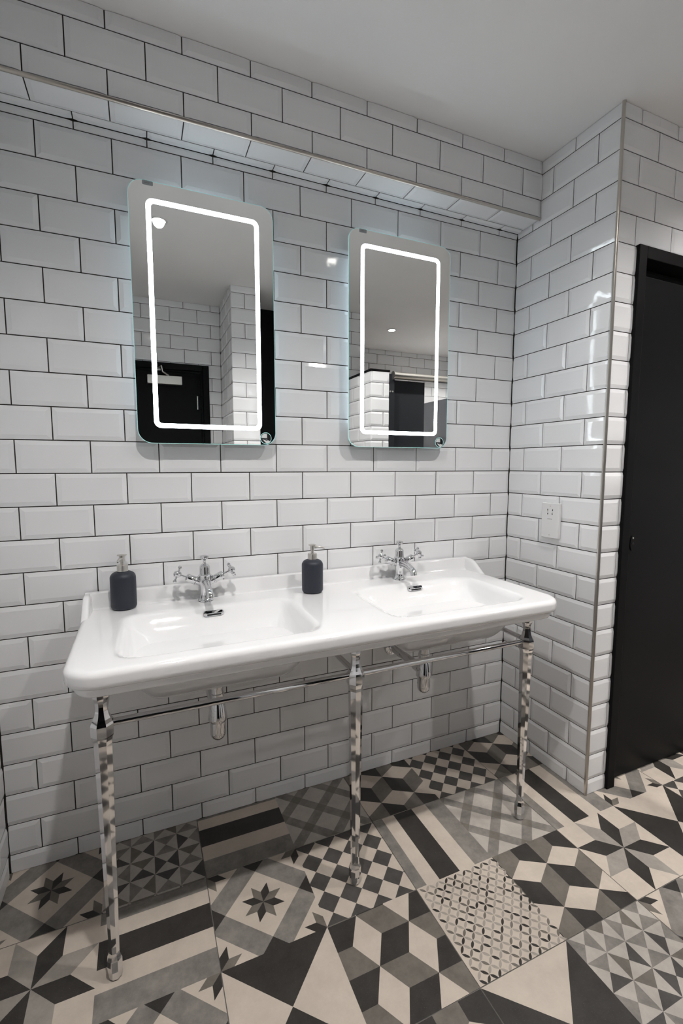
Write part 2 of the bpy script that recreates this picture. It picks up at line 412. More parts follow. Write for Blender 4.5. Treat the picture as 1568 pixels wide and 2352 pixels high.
def p_checker():
    p = base('C'); d = .125
    for i in range(-2, 12):
        for j in range(-6, 7):
            if (i + j) % 2: continue
            a, b = (i + .5) * .25, (j + .5) * .25 - .03      # a = u+v, b = u-v
            cx, cy = (a + b) / 2, (a - b) / 2
            if not (-.13 < cx < 1.13 and -.13 < cy < 1.13): continue
            p = paint(p, [(cx + d, cy), (cx, cy + d), (cx - d, cy), (cx, cy - d)], 'K')
    return p
def p_pin():
    p = base('L'); rnd = random.Random(5)
    for i in range(0, 4):
        for j in range(0, 5):
            x0, y0 = .25 * i, -.025 + .25 * j; x1, y1 = x0 + .25, y0 + .25; c = (x0 + .125, y0 + .125)
            t = [[(x0, y0), (x1, y0), c], [(x1, y0), (x1, y1), c], [(x1, y1), (x0, y1), c], [(x0, y1), (x0, y0), c]]
            for k in ((1, 3) if (i + j) % 2 == 0 else (0, 2)):
                p = paint(p, t[k], 'K' if rnd.random() < .2 else ('T' if rnd.random() < .3 else 'G'))
    return p
def p_plaid():
    p = base('L'); W = .165
    sets = []
    for lo in (-.08, .425, .93, 1.44): sets.append(('s', lo))
    for lo in (-.575, -.065, .43): sets.append(('d', lo))
    def strip(kind, lo):
        hi = lo + W
        if kind == 's': return [(lo + 2, -2), (hi + 2, -2), (hi - 3, 3), (lo - 3, 3)]   # u+v
        return [(-2, lo - 2), (-2, hi - 2), (3, hi + 3), (3, lo + 3)]                   # v-u
    for s in sets: p = paint(p, strip(*s), 'G')
    for a in sets:
        for b in sets:
            if a[0] == 's' and b[0] == 'd':
                Q = []
                for s_, d_ in ((a[1], b[1]), (a[1] + W, b[1]), (a[1] + W, b[1] + W), (a[1], b[1] + W)): Q.append(((s_ - d_) / 2, (s_ + d_) / 2))
                if any(-.2 < x < 1.2 and -.2 < y < 1.2 for x, y in Q): p = paint(p, Q, 'T')
    return p
def petals():
    out = []; st = .0585; rnd = random.Random(11)
    for i in range(-20, 30):
        for j in range(-30, 30):
            x, y = .144 + st * (i + j), .129 + st * (i - j)
            for s in (1, -1):
                ex, ey = x + st, y + st * s; mx, my = (x + ex) / 2, (y + ey) / 2
                if not (.0 < mx < 1.0 and .0 < my < 1.0): continue
                tx, ty = (ex - x), (ey - y); L = math.hypot(tx, ty); tx /= L; ty /= L; nx, ny = -ty, tx
                h = L / 2 * .96; wd_ = .0135; Q = []
                for a in (-1, -.6, -.25, .25, .6): Q.append((mx + tx * h * a + nx * wd_ * (1 - a * a), my + ty * h * a + ny * wd_ * (1 - a * a)))
                for a in (1, .6, .25, -.25, -.6): Q.append((mx + tx * h * a - nx * wd_ * (1 - a * a), my + ty * h * a - ny * wd_ * (1 - a * a)))
                r = rnd.random(); out.append((Q, 'D' if r < .24 else ('T' if r < .48 else 'P')))
    return out
PAT = {'sx': p_stripes(False), 'sy': p_stripes(True), 'st': p_star(), 'le': p_lemoyne(), 'td': p_tri('D', 'C'), 'tc': p_tri('C', 'D'),
       'ca': p_cubes(False), 'cb': p_cubes(True), 'ch': p_checker(), 'pi': p_pin(), 'pl': p_plaid(), 'pe': base('C')}
PETALS = petals()
GX, GY, GG = -1.4343, -0.2667, 0.2965
LAY = {(-2, -1): 'st', (-1, -1): 'pi', (0, -1): 'sx', (1, -1): 'pl', (2, -1): 'cb', (3, -1): 'ch', (4, -1): 'cb', (5, -1): 'pl',
       (-2, 0): 'le', (-1, 0): 'sx', (0, 0): 'st', (1, 0): 'ch', (2, 0): 'sy', (3, 0): 'pl', (4, 0): 'sy', (5, 0): 'st', (6, 0): 'le', (7, 0): 'ca',
       (-2, 1): 'cb', (-1, 1): 'st', (0, 1): 'td', (1, 1): 'ca', (2, 1): 'pe', (3, 1): 'cb', (4, 1): 'le', (5, 1): 'tc', (6, 1): 'ch', (7, 1): 'pi',
       (0, 2): 'pl', (1, 2): 'cb', (2, 2): 'tc', (3, 2): 'pi', (4, 2): 'st', (5, 2): 'ca'}
floor = struct(obj('floor', box(BM(), (LX - .1, FY - .1, -.06), (2.1, .1, -.0022)), 'floorgrout'), 'patchwork patterned tile floor in cream, grey and charcoal', 'floor')
SLOTS = ['C', 'D', 'G', 'T', 'L', 'P', 'H', 'K']
def floor_tile(bc, br, rnd):
    X0, Y0 = GX + bc * 2 * GG, GY - br * 2 * GG; S = 2 * GG; g = .00125
    R = (max(X0 + g, LX - .002), min(X0 + S - g, 2.0), max(Y0 - S + g, FY), min(Y0 - g, .002))
    if R[1] - R[0] < .01 or R[3] - R[2] < .01: return
    V, F, I = [], [], []
    def put(poly, col, z):
        P = poly
        for a, b in (((R[0], R[2]), (R[1], R[2])), ((R[1], R[2]), (R[1], R[3])), ((R[1], R[3]), (R[0], R[3])), ((R[0], R[3]), (R[0], R[2]))):
            P = clip(P, a, b, 1) if P else P
        if not P: return
        k = len(V); V.extend((x, y, z) for x, y in P); F.append(tuple(range(k, k + len(P)))); I.append(SLOTS.index(col))
    for dc in (0, 1):
        for dr in (0, 1):
            c, r = bc * 2 + dc, br * 2 + dr
            key = LAY.get((c, r)) or rnd.choice(['sx', 'sy', 'st', 'le', 'ca', 'ch', 'pi', 'pl', 'tc'])
            f = lambda p: (GX + (c + p[0]) * GG, GY - (r + p[1]) * GG)
            for P, col in PAT[key]: put(ccw([f(p) for p in P]), col, 0.0)
            if key == 'pe':
                for P, col in PETALS: put(ccw([f(p) for p in P]), col, 0.00025)
    k = len(V)
    V.extend([(R[0], R[2], 0), (R[1], R[2], 0), (R[1], R[3], 0), (R[0], R[3], 0), (R[0], R[2], -.009), (R[1], R[2], -.009), (R[1], R[3], -.009), (R[0], R[3], -.009)])
    for a in range(4): b = (a + 1) % 4; F.append((k + a, k + 4 + a, k + 4 + b, k + b)); I.append(4)
    F.append((k + 7, k + 6, k + 5, k + 4)); I.append(4)
    me = bpy.data.meshes.new('floor_tile'); me.from_pydata(V, [], F)
    for s in SLOTS: me.materials.append(M[s])
    me.polygons.foreach_set('material_index', I); me.update()
    link('floor_tile', me, None, floor)
rnd = random.Random(3)
for bc in range(-1, 6):
    for br in range(-1, 5): floor_tile(bc, br, rnd)

# ------------------------------------------------------------------ doors
def door(name, label, o, u, n, w, h, fw, leafx, sgn):
    """o = bottom outer corner of the frame on the wall plane, u along the wall, n out of the wall"""
    root = thing(name, label, 'door', o); struct(root, label, 'door'); u, n = Vector(u), Vector(n); v = Vector(Z)
    def bx(nm, a0, a1, b0, b1, d0, d1, m='black', bev=.002, par=root):
        bm = BM(); prism(bm, [(a0, b0), (a1, b0), (a1, b1), (a0, b1)], (0, 0, 0), u, v, n, d0, d1)
        if bev: bmesh.ops.bevel(bm, geom=list(bm.edges), offset=bev, segments=2, affect='EDGES', profile=.5)
        return obj(nm, bm, m, par)
    bx('frame_post', 0, fw, 0, h, -.09, .012); bx('frame_post', w - fw, w, 0, h, -.09, .012); bx('frame_head', fw, w - fw, h - fw, h, -.09, .012)
    bx('door_leaf', fw + .003, w - fw - .003, .008, h - fw - .003 if sgn else h - fw - .045, leafx - .044, leafx)
    return root, bx
d1, bx = door('door_1', 'tall black door with black frame at the right edge', (DX0, EY, 0), (1, 0, 0), (0, -1, 0), DX1 - DX0, DZ1, .043, -.020, 0)
bx('frame_stop', .043, DX1 - DX0 - .043, DZ1 - .043 - .045, DZ1 - .043 - .018, -.088, -.045)
bx('frame_stop', .043, DX1 - DX0 - .043, DZ1 - .043 - .018, DZ1 - .043, -.088, -.062)
bm = BM(); prism(bm, [(.014 * math.cos(a * PI / 12), .030 * math.sin(a * PI / 12)) for a in range(24)], (.104, 0, 1.0), (1, 0, 0), Z, (0, -1, 0), -.020, -.0165)
es = obj('escutcheon', bm, 'black', d1, True)
bm = BM(); lathe(bm, [(.005, 0), (.005, .0012), (0, .0012)], 16, Matrix.Translation((.104, .0163, 1.0)) @ Matrix.Rotation(PI / 2, 4, 'X')); obj('keyhole', bm, 'hole', es)
bm = BM(); lathe(bm, [(.004, 0), (.0038, .001), (0, .0016)], 16, Matrix.Translation((.104, .0165, 1.021)) @ Matrix.Rotation(PI / 2, 4, 'X')); obj('screw', bm, 'steel', es, True)
d2, bx = door('door_2', 'black entrance door with a silver closer, reflected in the left mirror', (RDX1, RY, 0), (-1, 0, 0), (0, 1, 0), RDX1 - RDX0, RDZ, .046, -.030, 1)
bx('frame_bead', .046, .062, 0, RDZ - .046, -.03, -.012); bx('frame_bead', .062, RDX1 - RDX0 - .046, RDZ - .062, RDZ - .046, -.03, -.012)
cl = bx('closer_body', .203, .453, 1.928, 1.992, -.030, .022, 'steel', .003)
bx('closer_bracket', .355, .405, 2.03, 2.045, -.008, .004, 'steel', .001, cl)
bm = BM(); tube(bm, [(-.30, .014, 1.995), (-.345, .05, 2.015), (-.352, .052, 2.055)], .006, 10); tube(bm, [(-.352, .052, 2.055), (-.38, .004, 2.04)], .006, 10); obj('closer_arm', bm, 'steel', cl, True)
bm = BM(); tube(bm, [(-.088, -.026, 1.752), (-.088, -.026, 1.857)], .007, 12); obj('hinge', bm, 'steel', d2, True)

# ------------------------------------------------------------------ cubicle fittings seen in the right mirror
c = thing('cubicle_front', 'black cubicle door panel and post under a silver headrail, reflected in the right mirror', 'cubicle', (.10, -1.45, 0))
obj('post', box(BM(), (-.01, -.02, .0), (.035, .045, 1.965), .002), 'panel', c)
obj('door_panel', box(BM(), (.042, -.012, .10), (.315, .008, 1.93), .002), 'panel', c)
for dx in (-.002, .018):
    bm = BM(); lathe(bm, [(.006, 0), (.006, .004), (.003, .006), (0, .006)], 14, Matrix.Translation((dx, .045, 1.84)) @ Matrix.Rotation(-PI / 2, 4, 'X')); obj('coat_hook', bm, 'steel', c, True)
bm = BM(); tube(bm, [(.020, .052, 1.955), (1.895, .052, 1.955)], .026, 20); hr = obj('headrail', bm, 'steel', c, True)
bm = BM(); lathe(bm, [(0, 0), (.030, 0), (.030, .006), (0, .008)], 24, Matrix.Translation((.022, .052, 1.955)) @ Matrix.Rotation(-PI / 2, 4, 'Y')); obj('end_cap', bm, 'steel', hr, True)
tag(obj('cubicle_partition', box(BM(), (1.19, FY + .004, .12), (1.21, -1.46, 1.96), .002), 'panel'), 'charcoal cubicle dividing panel, reflected at the right of the right mirror', 'partition')
tag(obj('black_panel', box(BM(), (-.755, -2.25, .0), (-.352, -2.20, CEIL - .002), .001), 'black'), 'full-height black panel reflected at the right edge of the left mirror', 'panel')

# ------------------------------------------------------------------ washstand frame
LEGX = (-1.684, -1.005, -0.330); LY = -0.465
st = thing('washstand', 'polished chrome washstand with three faceted legs under the double basin', 'washstand', (-1.005, LY, 0))
def octa(bm, prof, seg=8):
    rings = []
    for w_, z in prof:
        r = w_ / 2 / math.cos(PI / 8)
        rings.append([bm.verts.new((r * math.cos(PI / 8 + 2 * PI * k / 8), r * math.sin(PI / 8 + 2 * PI * k / 8), z)) for k in range(8)])
    for a, b in zip(rings, rings[1:]):
        for k in range(8): bm.faces.new((a[k], a[(k + 1) % 8], b[(k + 1) % 8], b[k]))
    bm.faces.new(rings[0]); bm.faces.new(rings[-1]); return bm
LEG = [(.020, .0), (.028, .004), (.031, .018), (.035, .030), (.035, .056), (.026, .068), (.024, .074), (.024, .080),
       (.0265, .15), (.0335, .40), (.040, .620), (.0405, .636), (.042, .646), (.046, .654), (.0505, .660), (.0505, .686), (.047, .692),
       (.038, .700), (.031, .709), (.0265, .720), (.0248, .731), (.026, .740), (.030, .747), (.0345, .753), (.0345, .7797)]
leg_me = None
for x in LEGX:
    if leg_me is None:
        l = obj('leg', octa(BM(), LEG), 'chrome', st); leg_me = l.data
    else: l = link('leg', leg_me, None, st)
    l.location = (x - LEGX[1], 0, 0)
for a, b in ((0, 1), (1, 2)):
    bm = BM(); tube(bm, [(LEGX[a] - LEGX[1] + .024, 0, .684), (LEGX[b] - LEGX[1] - .024, 0, .684)], .0092, 20); obj('front_rail', bm, 'chrome', st, True)
for x in LEGX:
    bm = BM(); tube(bm, [(x - LEGX[1], .022, .688), (x - LEGX[1], -LY - .005, .688)], .0092, 20); obj('side_rail', bm, 'chrome', st, True)

# ------------------------------------------------------------------ double basin
BXC, HW, YF, YB, RC, DECK = -1.0, 0.757, -0.555, -0.006, 0.078, 0.850
BOWLS = [(-1.382, -0.318), (-0.618, -0.318)]
BWX, BWY, BR, BD = 0.268, 0.180, 0.075, 0.125
def sdf(x, y, cx, cy):
    qx, qy = abs(x - cx) - BWX + BR, abs(y - cy) - BWY + BR
    return math.hypot(max(qx, 0), max(qy, 0)) + min(max(qx, qy), 0) - BR
def ss(t): t = max(0.0, min(1.0, t)); return t * t * (3 - 2 * t)
def bowl_wall(t, k): t = max(0.0, min(1.0, t)); return (1 - (1 - t) ** 2) * ss(t / k)
def depth(x, y):
    """depth of the glazed surface below the deck: steep front and ends, long slope from the back"""
    d = 0
    for cx, cy in BOWLS:
        s = -sdf(x, y, cx, cy) + .008
        if s > 0:
            g = bowl_wall((BWX + .008 - abs(x - cx)) / .115, .4) * bowl_wall((y - cy + BWY + .008) / .105, .4) * bowl_wall((cy + BWY + .008 - y) / .27, .25)
            d = max(d, BD * g * ss(s / .035))
    return d
def edge_d(x, y):
    px, py = HW - abs(x - BXC), y - YF
    if px < RC and py < RC: return RC - math.hypot(RC - px, RC - py)
    return min(px, py)
ER = .015
def top_z(x, y):
    d = max(0.0, edge_d(x, y)); z = DECK - depth(x, y)
    if d < ER: z -= ER - math.sqrt(max(0, ER * ER - (ER - d) ** 2))
    return z
def build_basin():
    bm = BM()
    offs = [0, .0003, .0011, .0026, .0048, .0078, .0112, .015]
    ys = [YF + o for o in offs] + [YF + .015 + (YB - YF - .015) * k / 64 for k in range(1, 65)]
    rows = []
    for y in ys:
        py = y - YF
        hx = HW if py >= RC else HW - RC + math.sqrt(max(0, RC * RC - (RC - py) ** 2))
        inner = hx - .015
        xs = [-hx + o for o in offs] + [-inner + 2 * inner * k / 150 for k in range(1, 150)] + [hx - o for o in reversed(offs)]
        rows.append([bm.verts.new((BXC + x, y, top_z(BXC + x, y))) for x in xs])
    for a, b in zip(rows, rows[1:]):
        for k in range(len(a) - 1): bm.faces.new((a[k], a[k + 1], b[k + 1], b[k]))
    per = [r[0] for r in reversed(rows)] + rows[0][1:] + [r[-1] for r in rows[1:]]
    def normal(v):
        px, py = HW - abs(v.co.x - BXC), v.co.y - YF; sx = 1 if v.co.x > BXC else -1
        if px < RC + 1e-5 and py < RC + 1e-5:
            n = Vector((sx * (RC - px), -(RC - py), 0)); return n.normalized()
        return Vector((sx, 0, 0)) if px < py else Vector((0, -1, 0))
    ns = [normal(v) for v in per]; base_co = [v.co.copy() for v in per]
    prev = per
    for ins, dz in ((0, .028), (.0006, .034), (.003, .039), (.008, .0425), (.014, .0445), (.0175, .047), (.019, .052), (.0195, .060), (.022, .0655), (.028, .069), (.036, .070)):
        cur = [bm.verts.new((c.x - n.x * ins, c.y - n.y * ins, DECK - dz)) for c, n in zip(base_co, ns)]
        for k in range(len(cur) - 1): bm.faces.new((prev[k], prev[k + 1], cur[k + 1], cur[k]))
        prev = cur
    bm.faces.new(prev)
    return bm
bs = thing('double_basin', 'long white ceramic double basin with upstand on the chrome washstand', 'basin', (0, 0, 0))
body = obj('basin_body', build_basin(), 'ceramic', bs, smooth='all'); body.data.set_sharp_from_angle(angle=math.radians(60))
# outer bellies of the two bowls with their waste bosses
for cx, cy in BOWLS:
    bm = BM(); N, K = 60, 44; g = []
    for j in range(K + 1):
        y = cy - .20 + .40 * j / K
        g.append([])
        for i in range(N + 1):
            x = cx - .29 + .58 * i / N; d = depth(x, y)
            q_ = max(0, min(1, -sdf(x, y, cx, cy) / .17)); q_ = q_ * q_ * (3 - 2 * q_)
            g[-1].append(bm.verts.new((x, y, DECK - .014 - d - .036 * q_)))
    for j in range(K):
        for i in range(N): bm.faces.new((g[j][i], g[j][i + 1], g[j + 1][i + 1], g[j + 1][i]))
    bl = obj('bowl_underside', bm, 'ceramic', bs, smooth='all')
    sx = cx
    bm = BM(); lathe(bm, [(.034, .70), (.034, .641), (.032, .635), (.024, .633), (0, .633)], 32, Matrix.Translation((sx, -.25, 0))); obj('waste_boss', bm, 'ceramic', bl, True)
    # overflow slot cover on the back wall of the bowl
    ox, oy = cx + .006, -.168; oz = DECK - depth(ox, oy) + .002
    bm = BM(); prism(bm, rrect(.064, .018, .008, 5), (ox, oy, oz), (1, 0, 0), Vector((0, .17, .985)), Vector((0, -.985, .17)), -.012, .0075)
    bmesh.ops.bevel(bm, geom=[e for e in bm.edges if abs(e.verts[0].co.z - e.verts[1].co.z) < .02], offset=.0012, segments=2, affect='EDGES', profile=.5)
    ov = obj('overflow_cover', bm, 'chrome', bs, True)
    bm = BM(); prism(bm, rrect(.044, .005, .001, 3), (ox + .002, oy, oz), (1, 0, 0), Vector((0, .17, .985)), Vector((0, -.985, .17)), -.004, .008); 
    bmesh.ops.translate(bm, verts=bm.verts, vec=Vector((0, -.17, -.985)) * .0045); obj('overflow_slot', bm, 'hole', ov)
    # waste in the bottom of the bowl
    zb = DECK - depth(cx, -.26)
    bm = BM(); lathe(bm, [(.032, -.003), (.032, .001), (.028, .0025), (.022, .0015), (.020, .003), (0, .0045)], 32, Matrix.Translation((cx, -.26, zb + .001))); obj('plug_waste', bm, 'chrome', bs, True)
# upstand with swept returns at both ends
bm = BM()
UP = [(YB, .845), (YB, .900), (YB - .016, .900), (YB - .0205, .8985), (YB - .0225, .895), (YB - .027, .862), (YB - .032, .853), (YB - .045, .8485), (YB - .046, .840), (YB, .840)]
prism(bm, UP[:-2] + [(YB - .045, .843), (YB, .843)], (0, 0, 0), (0, 1, 0), Z, (1, 0, 0), BXC - HW + .004, BXC + HW - .004)
obj('upstand', bm, 'ceramic', bs, True)
def ret_h(y):
    t = (-y - .050) / .125; t = max(0, min(1, t)); return .900 - .062 * (t * t * (3 - 2 * t))
for s in (-1, 1):
    bm = BM(); NS = 26; prof = [(.0012, -.04), (0.0, -.010), (.0015, -.004), (.005, -.0008), (.011, 0.0), (.017, -.0008), (.0205, -.004), (.022, -.010), (.026, -.045)]
    rows = []
    for k in range(NS + 1):
        y = YB - .190 * k / NS; h = ret_h(y)
        rows.append([bm.verts.new((BXC + s * (HW - a), y, max(h + b, .838) if b > -.03 else (.822 if a < .01 else .838))) for a, b in prof])
    for a, b in zip(rows, rows[1:]):
        for k in range(len(a) - 1): bm.faces.new((a[k], a[k + 1], b[k + 1], b[k]))
    bm.faces.new(rows[0]); bm.faces.new(rows[-1])
    obj('upstand_return', bm, 'ceramic', bs, smooth=True)

# ------------------------------------------------------------------ taps
def make_tap(name, label, x, y):
    t = thing(name, label, 'tap', (x, y, DECK), 0, 'chrome mixer taps on the double basin')
    bm = BM(); lathe(bm, [(.0265, 0), (.0265, .003), (.024, .006), (.0185, .012), (.0168, .022), (.0165, .040), (.0185, .052), (.022, .062), (.0238, .070), (.0228, .078), (.019, .088), (.0, .090)], 40)
    b = obj('body', bm, 'chrome', t, True)
    bm = BM(); lathe(bm, [(.0185, .084), (.0215, .086), (.022, .089), (.0185, .092), (.0178, .096), (.0175, .112), (.0165, .119), (.012, .1245), (.006, .1275), (.0045, .134), (.0055, .137), (.004, .140), (.007, .142), (.0135, .1455), (.0155, .150), (.0135, .1545), (.007, .157), (0, .1575)], 40)
    obj('pop_up_knob', bm, 'chrome', t, True)
    bm = BM(); P = []; Rr = []
    for k in range(15):
        f = k / 14
        if f < .78: g = f / .78; P.append((0, -.008 - .088 * g, .066 - .008 * g * g + .004 * math.sin(PI * g))); Rr.append(.0145 - .0035 * min(1, g * 1.3))
        else:
            g = (f - .78) / .22; a = g * PI / 2.2; P.append((0, -.096 - .016 * math.sin(a), .058 - .020 * (1 - math.cos(a)) - .003 * g)); Rr.append(.0112 + .0015 * g)
    tube(bm, P, Rr, 20); obj('spout', bm, 'chrome', t, True)
    for s in (-1, 1):
        ax = Vector((s * .90, -.06, .43)).normalized(); o_ = Vector((0, 0, .058))
        rot = ax.to_track_quat('Z', 'Y').to_matrix().to_4x4(); mt = Matrix.Translation(o_) @ rot
        bm = BM(); lathe(bm, [(.0125, .006), (.0125, .030), (.0155, .032), (.0155, .035), (.0132, .037), (.0135, .040), (.0135, .064), (.0115, .067), (.0065, .0685), (.0042, .070), (.0042, .092), (.006, .093)], 28, mt)
        v = obj('valve', bm, 'chrome', t, True)
        bm = BM(); lathe(bm, [(0, .087), (.007, .088), (.0105, .0925), (.0118, .098), (.0108, .104), (.0075, .108), (.0042, .1105), (0, .111)], 24, mt)
        for k in range(4):
            a = PI / 2 * k + .35; dr = (rot @ Vector((math.cos(a), math.sin(a), 0, 0))).to_3d() if False else (rot.to_3x3() @ Vector((math.cos(a), math.sin(a), 0)))
            c0 = o_ + ax * .098
            tube(bm, [c0 + dr * .006, c0 + dr * .012, c0 + dr * .018, c0 + dr * .022], [.0044, .0034, .0029, .0036], 12)
            bmesh.ops.create_uvsphere(bm, u_segments=14, v_segments=10, radius=.0062, matrix=Matrix.Translation(c0 + dr * .0245))
        obj('cross_handle', bm, 'chrome', v, True)
    return t
make_tap('basin_tap', 'chrome cross-handle mixer tap beside the bottle at the left end of the basin', -1.388, -.075)
make_tap('basin_tap', 'chrome cross-handle mixer tap on the right bowl, nearest the shaver socket', -.628, -.075)

# ------------------------------------------------------------------ bottle traps
def make_trap(label, x):
    y = -.25; t = thing('bottle_trap', label, 'waste trap', (x, y, 0), 0, 'chrome bottle traps under the basin')
    bm = BM(); lathe(bm, [(.0195, .634), (.0195, .604), (.0215, .602), (.0215, .590), (.0195, .588), (.0195, .560)], 32); obj('tail_pipe', bm, 'chrome', t, True)
    bm = BM(); lathe(bm, [(.0, .572), (.0205, .572), (.0225, .569), (.0295, .522), (.0295, .516), (.0265, .511), (.0, .511)], 36); obj('trap_cap', bm, 'chrome', t, True)
    bm = BM(); lathe(bm, [(.0245, .512)] + [(.0245, .478)] + [(.0245 * math.cos(a * PI / 16), .472 - .0245 * math.sin(a * PI / 16)) for a in range(0, 9)], 36); obj('trap_bottle', bm, 'chrome', t, True)
    bm = BM(); tube(bm, [(0, .018, .535), (0, .05, .535)], [.022, .022], 24); tube(bm, [(0, .05, .535), (0, -y - .004, .535)], .0165, 24); obj('outlet_pipe', bm, 'chrome', t, True)
    bm = BM(); lathe(bm, [(.0165, -.001), (.034, -.001), (.034, .004), (.031, .009), (.0165, .012)], 32, Matrix.Translation((0, -y - .001, .535)) @ Matrix.Rotation(PI / 2, 4, 'X')); obj('wall_flange', bm, 'chrome', t, True)
make_trap('chrome bottle trap below the left bowl', BOWLS[0][0]); make_trap('chrome bottle trap below the right bowl, with its wall pipe visible', BOWLS[1][0])

# ------------------------------------------------------------------ soap dispensers
def make_soap(label, x, y, rz):
    t = thing('soap_dispenser', label, 'soap dispenser', (x, y, DECK + .0005), rz, 'navy soap dispensers on the basin')
    R_ = .0385; pr = [(0, 0), (R_ * .72, 0)]
    for k in range(1, 9): a = k * PI / 16; pr.append((R_ * .72 + .0105 * math.sin(a), .011 - .011 * math.cos(a)))
    pr.append((R_, .060))
    for k in range(0, 9): a = k * PI / 16; pr.append((R_ - .021 + .021 * math.cos(a), .100 + .020 * math.sin(a)))
    pr += [(.0155, .1225), (.013, .124), (0, .124)]
    pr = [(min(r, R_), z) for r, z in pr]
    bm = BM(); lathe(bm, pr, 48); obj('bottle', bm, 'navy', t, True)
    bm = BM(); lathe(bm, [(.0, .122), (.0165, .122), (.0165, .1405), (.0155, .1425), (.0, .1435)], 36); obj('collar', bm, 'steel', t, True)
    bm = BM(); lathe(bm, [(.0055, .142), (.0055, .152), (.0078, .153), (.0078, .1695), (.0065, .171)], 28); obj('pump_stem', bm, 'steel', t, True)
    bm = BM(); lathe(bm, [(0, .169), (.009, .170), (.0145, .1725), (.0145, .1742), (.010, .1752), (0, .1755)], 32); obj('pump_head', bm, 'steel', t, True)
    bm = BM(); tube(bm, [(0, -.005, .164), (0, -.022, .1655), (0, -.036, .1635), (0, -.045, .1585)], [.0042, .0038, .0034, .003], 14)
    sp = obj('spout', bm, 'steel', t, True)
    bm = BM(); lathe(bm, [(.0018, 0), (.0018, .0006), (0, .0006)], 12, Matrix.Translation((0, -.0450, .1585)) @ Matrix.Rotation(math.radians(60), 4, 'X')); obj('spout_hole', bm, 'hole', sp)
make_soap('navy soap dispenser at the left end of the basin, pump facing forwards', -1.640, -.060, math.radians(-14))
make_soap('navy soap dispenser between the two taps, pump turned to the right', -1.017, -.120, math.radians(78))

# ------------------------------------------------------------------ mirrors
def make_mirror(label, cx, word):
    cz, W_, H_ = 1.780, .452, .800
    t = thing('led_mirror', label, 'mirror', (cx, -.006, cz), 0, 'rounded led mirrors above the basin')
    u, v, n = (1, 0, 0), Z, (0, -1, 0); YG = .036
    obj('housing', prism(BM(), rrect(W_ - .10, H_ - .10, .02, 4), (0, 0, 0), u, v, n, .0, YG - .0005), 'housing', t)
    for s in (-1, 1):
        obj('back_light', prism(BM(), [(s * (W_ / 2 - .052), -H_ / 2 + .08), (s * (W_ / 2 - .048), -H_ / 2 + .08), (s * (W_ / 2 - .048), H_ / 2 - .08), (s * (W_ / 2 - .052), H_ / 2 - .08)], (0, 0, 0), u, v, n, .010, .026), 'ledback', t)
    obj('back_light', prism(BM(), [(-W_ / 2 + .09, H_ / 2 - .050), (W_ / 2 - .09, H_ / 2 - .050), (W_ / 2 - .09, H_ / 2 - .046), (-W_ / 2 + .09, H_ / 2 - .046)], (0, 0, 0), u, v, n, .010, .026), 'ledback', t)
    bm = BM(); prism(bm, rrect(W_ - .003, H_ - .003, .0425, 10), (0, 0, 0), u, v, n, YG, YG + .005); g = obj('mirror_glass', bm, 'mirror', t)
    bm = BM(); ring(bm, rrect(W_, H_, .044, 10), rrect(W_ - .003, H_ - .003, .0425, 10), (0, 0, 0), u, v, n, YG, YG + .005); obj('glass_edge', bm, 'glassedge', g, True)
    bm = BM(); ring(bm, rrect(W_ - .100, H_ - .100, .022, 8), rrect(W_ - .129, H_ - .129, .011, 8), (0, 0, 0), u, v, n, YG + .0045, YG + .0056); obj('led_band', bm, 'led', t)
    # touch sensor disc with its printed symbol
    sx, sz, d = W_ / 2 - .0365, -H_ / 2 + .0245, YG + .005
    bm = BM(); prism(bm, [(sx + .0185 * math.cos(a * PI / 18), sz + .0185 * math.sin(a * PI / 18)) for a in range(36)], (0, 0, 0), u, v, n, d, d + .0006); sn = obj('touch_sensor', bm, 'blackplastic', t)
    tag(sn, 'round black touch sensor with a white symbol')
    bm = BM(); ring(bm, [(sx + .0202 * math.cos(a * PI / 18), sz + .0202 * math.sin(a * PI / 18)) for a in range(36)], [(sx + .0185 * math.cos(a * PI / 18), sz + .0185 * math.sin(a * PI / 18)) for a in range(36)], (0, 0, 0), u, v, n, d, d + .0005); obj('sensor_rim', bm, 'glassedge', sn)
    k = .0185
    quad = [(sx + .22 * k, sz + .02 * k), (sx + .22 * k, sz + .88 * k)] + [(sx + .9 * k * math.cos(math.radians(a)), sz + .9 * k * math.sin(math.radians(a))) for a in range(95, 180, 12)] + [(sx - .9 * k, sz + .02 * k)]
    bm = BM(); prism(bm, quad, (0, 0, 0), u, v, n, d + .0006, d + .0009); obj('sensor_symbol', bm, 'whiteprint', sn)
    hand = [(-.68, -.22), (-.6, -.2), (-.40, -.32), (-.20, -.32), (.02, -.48), (.30, -.42), (.55, -.42), (.82, -.62), (.58, -.92), (.15, -.98), (-.20, -.70)]
    bm = BM(); prism(bm, [(sx + a * k, sz + b * k) for a, b in hand], (0, 0, 0), u, v, n, d + .0006, d + .0009); obj('sensor_symbol', bm, 'whiteprint', sn)
    bm = BM(); prism(bm, [(sx + a * k, sz + b * k) for a, b in ((-.12, -.12), (.32, -.12), (.22, -.30), (.0, -.30))], (0, 0, 0), u, v, n, d + .0006, d + .0008); obj('sensor_symbol', bm, 'sticker', sn)
    # small maker's label at the top left corner
    lx, lz = -W_ / 2 + .058, H_ / 2 - .0075
    bm = BM(); prism(bm, [(lx + a, lz + b) for a, b in rrect(.031, .013, .003, 3)], (0, 0, 0), u, v, n, d, d + .0003); lb = obj('label', bm, 'sticker', t)
    text_mesh(word, .0075, 'label_text', 'ink', lb, Matrix.Translation((lx - .002, -(d + .0004), lz + .001)) @ Matrix.Rotation(PI / 2, 4, 'X'))
make_mirror('rounded mirror with lit band hanging on the left above the basin', -1.352, 'Lunar')
make_mirror('rounded mirror with lit band hanging on the right, nearest the corner', -.616, 'Lunar')

